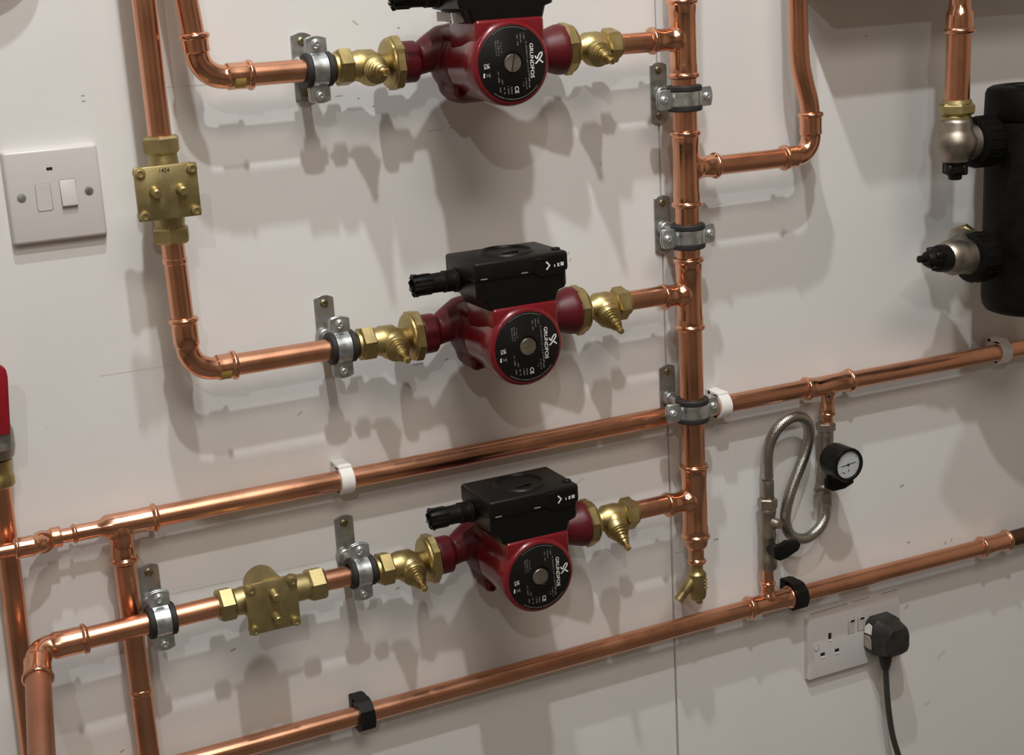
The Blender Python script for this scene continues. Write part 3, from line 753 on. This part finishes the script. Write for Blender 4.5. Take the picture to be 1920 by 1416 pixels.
# ------------------------------------------------------------------ drain valve under the riser
t = thing('drain_valve', 'brass drain valve with angled spout under the riser', 'valve', P(RX+.5, D, -560))
c = P(RX+.5, D, 0)
rd = part('reducer', MB().lathe([(-534, R28+.5), (-541, R28+.5), (-545, R28-.6), (-547.5, 11), (-549, 9.0), (-561, 8.8), (-562, 8.6)], c, Z_, 36), 'copper_fitting', t)
part('press_bead', MB().lathe([(-560, 8.5), (-561, 9.5), (-563, 11.0), (-565, 11.0), (-567, 9.6), (-568, 8)], c, Z_, 32), 'copper_fitting', rd)
mb = MB(); mb.lathe([(-566, 7.2), (-575, 7.2), (-577, 8.4), (-579, 10.6), (-583, 10.8), (-603, 10.6), (-609, 9.4), (-611, 7)], c, Z_, 28)
for k in range(3): mb.box(P(RX+6, D+9.5, -586-k*4.5), (4, 2.4, 1.5), .3, 1)
part('body', mb, 'brass', t)
part('spindle', MB().lathe([(-608, 4.4), (-616, 4.2), (-617, 3.5)], P(RX+2.5, D, 0), Z_, 8), 'brass', t, 25)
sp = (V(-20, 0, -21)).normalized()
part('spout', MB().lathe([(4, 6.2), (24, 6.0), (26, 5.4), (28.5, 6.0), (30.5, 5.4), (33, 5.9), (36, 5.4), (36.1, 4.2), (28, 4.0), (28, 0)], P(RX-1, D, -581), sp, 22), 'brass', t)

# ------------------------------------------------------------------ filling loop
DF = DU+2
t = thing('hose_valve', 'nickel filling valve with black lever below the left end of the braided hose', 'valve', P(769.1, DU, -586.9))
cx = P(768.8, DU, -3.6)
mb = MB(); mb.lathe([(-608, 9), (-606, 10.6), (-594, 10.8), (-591, 9.6), (-576, 9.4), (-567, 10.2), (-564, 10.4), (-562, 9.6), (-540, 9.2), (-536, 10.2), (-532, 10.4), (-529, 9)], cx, Z_, 28)
mb.lathe([(0, 6.6), (9, 6.4), (10.5, 5.4), (14, 5.2)], P(770.6, DU+4, -551), V(.35, -1, 0), 18)
part('body', mb, 'nickel', t)
part('top_nut', MB().hexnut(P(769, DU, -534), Z_, 13, 11.8, 6, .3), 'nickel', t, 20)
mb = MB(); mb.lathe([(0, 7.5), (16, 7)], P(769.1, DU+4, -583), -Y_, 18)
mb.prism([P(758, 44, -572), P(758, 44, -587), P(766, 44, -591), P(776, 44, -589.5), P(792, 44, -583), P(795.5, 44, -577), P(791, 44, -570), P(782, 44, -570), P(777, 44, -568.5), P(770, 44, -571)], V(0, -8, 0), 1.2, 2)
part('lever', mb, 'black_plastic', t)
t = thing('gauge_valve', 'nickel valve with black lever behind the pressure gauge', 'valve', P(853.1, DU, -483.3))
cx = P(854.3, DU, -3.2)
mb = MB(); mb.lathe([(-446, 9), (-448, 9.2), (-450, 9.6), (-468, 9.4), (-471, 10.4), (-476, 10.4), (-478, 9.4), (-495, 9.2), (-497, 10.2), (-516, 10), (-519, 13), (-522, 13), (-526, 9), (-530, 7.4)], cx, Z_, 28)
mb.box(P(853.1, DU+4, -524), (36, 6, 5), 1.5, 2)
part('body', mb, 'nickel', t)
part('top_nut', MB().hexnut(P(854.5, DU, -453.1), Z_, 10, 11.8, 6, .3), 'nickel', t, 20)
mb = MB(); mb.lathe([(0, 7), (14, 7)], P(854.1, DU+4, -515), -Y_, 18)
mb.prism([P(837, 41, -505), P(837, 41, -516), P(846, 41, -521), P(862, 41, -521), P(876, 41, -516), P(875, 41, -508), P(864, 41, -505)], V(0, -8, 0), 1.2, 2)
part('lever', mb, 'black_plastic', t)
t = thing('pressure_gauge', 'small round pressure gauge with white dial', 'gauge', P(846.5, 42, -478))
g0 = P(846, 40, -480)
part('stem', MB().lathe([(-6, 5), (8, 5), (8, 8), (12, 8)], g0, -Y_, 16), 'nickel', t)
part('case', MB().lathe([(4, 14), (6, 19), (10, 20.2), (32, 20.2), (36, 20.6), (38, 19.8), (38, 17.2), (35.4, 16.4), (35.2, 0)], g0, -Y_, 48), 'black_gloss', t)
dl = part('dial', MB().lathe([(35.2, 16.2), (35.6, 16.2), (35.6, 0)], g0, -Y_, 40), 'dial_white', t)
mb = MB(); f = 40+35.8
for k in range(15):
    a = math.radians(-40+k*260/14); r0 = 13.2 if k % 2 == 0 else 14
    mb.ribbon([P(846+math.cos(a)*r0, f, -480+math.sin(a)*r0), P(846+math.cos(a)*15, f, -480+math.sin(a)*15)], .5, V(0, -1, 0))
mb.ribbon([P(836, f, -481), P(846, f, -480), P(857, f, -478.5)], 1.0, V(0, -1, 0)); mb.ribbon([P(847.5, f, -486), P(847, f, -489)], 1.2, V(0, -1, 0)); mb.ribbon([P(838, f, -488), P(842, f, -490)], .8, V(0, -1, 0))
mb.lathe([(0, 1.6), (.6, 1.4), (.6, 0)], P(846, f, -480), -Y_, 14)
part('needle_and_scale', mb, 'dark_hole', dl)
t = thing('braided_hose', 'S shaped braided steel filling hose', 'hose', P(762, DF, -490))
hp = [(768.9, -495.4), (768.1, -481.3), (768.4, -468.2), (771.1, -455.1), (777.2, -441.1), (786.7, -431.0), (798.8, -425.6), (810.8, -426.0), (821.4, -433.5), (826.9, -447.1), (826.5, -461.2), (820.9, -477.3), (812.4, -492.3), (802.8, -509.4), (795.3, -525.5), (791.2, -540.6), (790.7, -555.7), (795.8, -569.8), (805.8, -578.3), (818.9, -581.7), (832.0, -578.8), (843.5, -571.8), (851.1, -560.7), (853.4, -548.7), (853.9, -539.6)]
dd = [2, 2, 2, 2, 4, 6, 7, 7, 6, 4, 3, 3, 4, 5, 6, 6, 6, 6, 6, 6, 5, 4, 3, 2, 1]
pts = catmull([P(x, DU+d_, z) for (x, z), d_ in zip(hp, dd)], 7)
part('braid', MB().tube(pts, 6.7, 20, uv=True), 'steel_braid', t)
part('ferrule', MB().lathe([(-519, 6.6), (-517, 7.6), (-497, 7.7), (-495.5, 7.2)], P(768.9, DU+1, -3.3), Z_, 24), 'nickel', t)
part('ferrule', MB().lathe([(-525, 6.8), (-526, 7.3), (-547, 7.3), (-548, 6.9)], P(854.1, DU+1, -3.3), Z_, 24), 'nickel', t)

# ------------------------------------------------------------------ magnetic filter at the right edge
FX, FD = 1083.0, 115.0
t = thing('magnetic_filter', 'black cylindrical filter canister at the right edge', 'filter', P(FX, FD, -318))
c = P(FX, FD, 0)
part('canister', MB().lathe([(-321, 30), (-320.5, 46), (-318, 52), (-312, 55.6), (-304, 57), (-98, 57), (-96, 56), (-93, 56)], c, Z_, 64), 'filter_black', t)
part('cap', MB().lathe([(-94, 57.6), (-91, 58.6), (-66, 57.6), (-61, 55.5), (-58.5, 51), (-58, 40), (-59.5, 38), (-59.5, 26), (-57.5, 25), (-57, 0)], c, Z_, 64), 'filter_black', t)
part('bleed_screw', MB().lathe([(-58, 11), (-50, 11), (-49, 7), (-40, 6.5), (-39, 5)], P(FX+12, FD+6, 0), Z_, 20), 'nickel', t)
mb = MB()
def on_can(a, z, r=57.25): return c+V(math.sin(a)*r, -math.cos(a)*r, z)
vs, fs = text_geo('MagnaClean', 15, .25)
for sub in range(1):
    mb.add([on_can((v.x-4)/57.25+.03, -117+v.y) for v in vs], fs)
part('lettering', mb, 'print_white', t)
arc = MB()
arc.ribbon([on_can((-57+k*7)/57.25*.72+.0, -108.5+5*math.sin(k/14*math.pi), 57.3) for k in range(15)], 1.4, V(-.4, -1, 0))
part('emblem_stroke', arc, 'print_white', t)
def union(parent, o, ax, L, r, m='filter_black'):
    mb = MB(); mb.lathe([(0, r-4), (2, r-.6), (5, r), (L-4, r), (L, r-2)], o, ax, 36)
    u, w = frame(ax)
    for k in range(18):
        a = 2*math.pi*k/18; q = o+ax*(L*.5)+(u*math.cos(a)+w*math.sin(a))*r
        mb.lathe([(-L*.32, .9), (L*.32, .9)], q, ax, 6)
    return part('union_collar', mb, m, parent)
VX = 963.5
t = thing('filter_valve', 'upper nickel filter valve under the copper pipe at the right', 'valve', P(VX, FD, -115), 'filter isolating valves')
mb = MB(); cv = P(VX, FD, 0)
mb.lathe([(-134, 13), (-133, 15.5), (-127, 17), (-124, 20), (-116, 23.6), (-108, 24), (-101, 20), (-97, 18.4), (-90, 18.4), (-87, 17.5), (-85, 15)], cv, Z_, 32)
mb.lathe([(0, 20), (12, 19), (18, 19.5), (24, 21)], P(VX, FD, -113), X_, 32)
part('body', mb, 'nickel', t)
mb = MB(); mb.lathe([(-86, 16.4), (-83, 16.4), (-81.5, 15)], cv, Z_, 28); mb.hexnut(P(VX, FD, -81.5), Z_, 13, 20.5, 6, .1, .2); mb.lathe([(0, 17), (4, 16)], P(VX, FD, -69), Z_, 28)
part('compression_nut', mb, 'brass_dull', t, 22)
union(t, P(VX+22, FD, -115), X_, 30, 28.5)
mb = MB(); mb.lathe([(0, 14.5), (2, 14.5), (3, 12), (12, 12), (13, 8), (20, 7.5), (21, 6)], P(VX, FD, -133), -Z_, 20)
for a in (0, 90, 180, 270):
    u = V(math.cos(math.radians(a+20)), math.sin(math.radians(a+20)), 0); mb.box(P(VX, FD, -142)+u*11, (7, 7, 12), 1.2, 1)
part('cap', mb, 'black_plastic', t)
LZ = -243.0
t = thing('filter_valve', 'lower nickel filter valve with black cap pointing left', 'valve', P(VX, FD, LZ), 'filter isolating valves')
mb = MB(); mb.lathe([(-16, 12), (-14, 16), (-8, 19), (0, 21.5), (8, 20.5), (16, 19.5), (26, 21)], P(VX-1, FD, LZ+1), V(1, 0, -.12), 32)
mb.lathe([(0, 17), (20, 17), (28, 18.5), (34, 18.5)], P(VX+4, FD-1, LZ+3), V(.78, .5, .2), 32)
part('body', mb, 'nickel', t)
part('compression_nut', MB().hexnut(P(VX+31, FD-19, LZ+11), V(.78, .5, .2), 13, 19.5, 6, .1, .2), 'brass_dull', t, 22)
union(t, P(VX+21, FD, LZ-4), X_, 30, 28.5)
mb = MB(); lx = V(-1, 0, .10).normalized(); o = P(VX-12, FD+2, LZ+1)
mb.lathe([(0, 15.5), (3, 16), (12, 15.5), (13, 12), (24, 11), (30, 8), (31, 4), (36, 3.6), (37, 4.2), (40, 4), (41, 2)], o, lx, 20)
for k in range(4):
    a = math.radians(k*90+30); u, w = frame(lx); q = o+lx*17+(u*math.cos(a)+w*math.sin(a))*11
    mb.box(q, (14, 6, 6), 1.2, 1)
part('cap', mb, 'black_plastic', t)
pipe('thick copper pipe above the upper filter valve', [P(VX+.4, FD, -78), P(VX+1.8, FD, 12)], R28+.5)
t = thing('pipe_coupling', 'copper reducing coupling at the top of the filter pipe', 'pipe fitting', P(VX+2, FD, 20))
part('body', MB().lathe([(8, R28+1.4), (14, R28+2), (26, R28+1.8), (30, R28+1.2), (33, 12.5), (40, 11.6), (80, 11.6)], P(VX+2, FD, 0), Z_, 36), 'copper_fitting', t)
bead(t, P(VX+2, FD, 10), -Z_, R28+.4)
pipe('copper pipe leaving the top edge above the filter coupling', [P(VX+2, FD, 70), P(VX+2, FD, 300)], R22+.2)

# ------------------------------------------------------------------ unseen bodies above the frame, added to cast shadows on the wall
t = thing('unseen_shadow_box', 'unseen box above the frame at the top right, added to cast the wall shadow', 'box', P(1000, 0, 62))  # unseen box, sized for the broad shadow below it
part('case', MB().box(P(1010, 49, 212), (370, 97, 300), 6, 3), 'shadow_caster_white', t)
part('cover', MB().box(P(1010, 98.5, 212), (340, 3, 270), 1, 2), 'shadow_caster_white', t)

t = thing('unseen_shadow_drum', 'unseen round unit above the frame at the top left, added to cast the corner shadow', 'wall unit', P(-41, 0, 176))  # unseen drum, shaped for the curved corner shadow
part('base', MB().lathe([(0, 60), (22, 60), (30, 57), (33, 52)], P(-41, 0, 177), -Y_, 48), 'shadow_caster_white', t)
part('cover', MB().lathe([(33, 46), (35, 45), (36, 40), (36, 0)], P(-41, 0, 177), -Y_, 48), 'shadow_caster_white', t)

# ------------------------------------------------------------------ fused switch
SX, SZ = 0.0, -73.8
t = thing('fused_switch', 'white fused spur switch plate on the wall at the left', 'switch', P(SX, 0, SZ))
def faceplate(x, z, w, h, dep):
    bm = bmesh.new(); bmesh.ops.create_cube(bm, size=1)
    for v in bm.verts:
        k = 0 if v.co.y > 0 else 1.2
        v.co = Vector((v.co.x*(w-2*k), v.co.y*dep, v.co.z*(h-2*k)))
    bmesh.ops.bevel(bm, geom=[e for e in bm.edges if min(v.co.y for v in e.verts) < 0], offset=2.6, segments=4, profile=.5, affect='EDGES')
    return MB().bm(bm, Matrix.Translation(P(x, dep/2, z)))
part('plate', faceplate(SX, SZ, 86, 86, 9), 'white_plastic', t)
def rr(x, z, w, h, y, rad, n=4):
    pts = []
    for cx_, cz_, a0 in ((x+w/2-rad, z+h/2-rad, 0), (x-w/2+rad, z+h/2-rad, 90), (x-w/2+rad, z-h/2+rad, 180), (x+w/2-rad, z-h/2+rad, 270)):
        for k in range(n+1):
            a = math.radians(a0+90*k/n); pts.append(P(cx_+rad*math.cos(a), y, cz_+rad*math.sin(a)))
    return pts
part('fuse_carrier_gap', MB().prism(rr(SX-10.6, SZ-1.5, 14.0, 25.0, 8.6, 2), V(0, -.55, 0)), 'groove', t)
part('fuse_carrier', MB().prism(rr(SX-10.6, SZ-1.5, 13.1, 24.1, 8.0, 1.8), V(0, -1.5, 0), .25, 1), 'white_plastic', t)
part('rocker_gap', MB().prism(rr(SX+11.6, SZ+.5, 14.8, 25.4, 8.6, 1.6), V(0, -.55, 0)), 'groove', t)
rk = [P(SX+4.6, 8, SZ+12.6), P(SX+4.6, 9.6, SZ+12.6), P(SX+4.6, 12.6, SZ-10.6), P(SX+4.6, 11.6, SZ-11.8), P(SX+4.6, 8, SZ-11.8)]
part('rocker', MB().prism(rk, V(14, 0, 0), .5, 2), 'white_plastic', t)
part('indicator_window', MB().box(P(SX-2.5, 9, SZ+24), (5.4, .8, 2.6), .3, 1), 'dark_hole', t)
for s in (-1, 1):
    h = part('screw_recess', MB().lathe([(0, 4.2), (.5, 4.2), (.5, 3.4)], P(SX+s*30.15, 8.7, SZ), -Y_, 24), 'groove', t)
    part('screw', MB().lathe([(0, 3.3), (.75, 3.2), (.9, 2.6), (.9, 0)], P(SX+s*30.15, 8.7, SZ), -Y_, 20), 'zinc_dull', t)

# ------------------------------------------------------------------ double socket, plug
t = thing('double_socket', 'white double wall socket under the lower long pipe', 'socket', P(910.2, 0, -742.3))
part('plate', faceplate(910.2, -742.3, 146, 86, 9), 'white_plastic', t)
for lx, has in ((870.2, True), (950.2, False)):
    if has:
        for u, v, w, h in ((-11.1, 0, 6.6, 4.4), (11.1, 0, 6.6, 4.4), (0, 22.2, 4.6, 8.4)):
            part('pin_hole_shade', MB().box(P(lx+u, 8.9, -752.9+v+.6), (w, .5, h)), 'dark_hole', t)  # dark plate stands in for the shade inside the hole
            part('lit_hole_lip', MB().prism([P(lx+u-w/2, 8.9, -752.9+v-h/2+.4), P(lx+u-w/2, 9.15, -752.9+v-h/2+.4), P(lx+u-w/2, 9.9, -752.9+v-h/2-1.8), P(lx+u-w/2, 8.9, -752.9+v-h/2-1.8)], V(w, 0, 0)), 'white_plastic', t)  # white ledge imitates light caught on the lower inner face of the hole
for rx_ in (903.5, 918.8):
    part('rocker_gap', MB().box(P(rx_, 8.9, -725), (10, .6, 21), .2, 1), 'groove', t)
    rk = [P(rx_-4.4, 7, -715.2), P(rx_-4.4, 12.2, -715.2), P(rx_-4.4, 9.2, -734.8), P(rx_-4.4, 7, -734.8)]
    part('rocker', MB().prism(rk, V(8.8, 0, 0), .4, 1), 'white_plastic', t)
    part('rocker_mark', MB().box(P(rx_, 12.1, -716.6), (6, .5, 2.6)), 'dark_hole', t)
for s in (-1,):
    part('screw_recess', MB().lathe([(0, 4.0), (.5, 4.0), (.5, 3.2)], P(910.2+s*60.3, 8.7, -742.3), -Y_, 24), 'groove', t)
    part('screw', MB().lathe([(0, 3.2), (.75, 3.1), (.9, 2.4), (.9, 0)], P(910.2+s*60.3, 8.7, -742.3), -Y_, 20), 'white_plastic', t)
t = thing('mains_plug', 'dark plug with its cable in the right outlet of the double socket', 'plug', P(948, 10, -742))
def loft(polys, mb):
    n = len(polys[0]); vs = [p for pl in polys for p in pl]; fs = []
    for i in range(len(polys)-1):
        for k in range(n): fs.append((i*n+k, i*n+(k+1) % n, (i+1)*n+(k+1) % n, (i+1)*n+k))
    fs += [tuple(range(n)), tuple(range((len(polys)-1)*n, len(polys)*n))]
    return mb.add(vs, fs)
def pl(d, k, dx=0, dz=0):
    base = [(-15, 25), (12, 25), (20, 19), (24, 8), (24, -14), (20, -22), (8, -25), (-10, -25), (-20, -22), (-24, -14), (-24, 8), (-21, 19)]
    return [P(947+dx+x*k, d, -742.5+dz+z*k) for x, z in base]
part('body', loft([pl(9.6, .97), pl(11, 1), pl(26, 1), pl(29, .92), pl(42, .82), pl(47, .76), pl(49, .66)], MB()), 'plug_black', t, 30)
part('worn_patch', MB().prism([P(923.4, 12, -729), P(924.6, 18, -722.5), P(924.4, 25, -724), P(923.2, 25, -736), P(922.8, 12, -737)], V(-.9, 0, 0), .2, 1), 'print_white', t)
part('worn_patch', MB().prism([P(923, 12, -740), P(923, 22, -739), P(923, 25.5, -746), P(923, 25.5, -756), P(923.2, 17, -757), P(923, 12, -755)], V(-.9, 0, 0), .2, 1), 'plug_pale', t)
part('strain_relief', MB().lathe([(0, 9), (6, 8.6), (7, 7.6), (11, 8), (12, 7), (16, 7.2), (18, 6.0), (22, 5.4)], P(944, 27, -765), V(0, 0, -1), 20), 'plug_black', t)
cpts = [P(944, 27, -780), P(945, 27, -796), P(948, 26, -825), P(953, 25, -858), P(960, 24, -890), P(973, 24, -930), P(990, 26, -985), P(1004, 40, -1060), P(1010, 80, -1160), P(1020, 140, FZ+8)]
part('cable', MB().tube(catmull(cpts, 6), 3.9, 14), 'cable_grey', t)
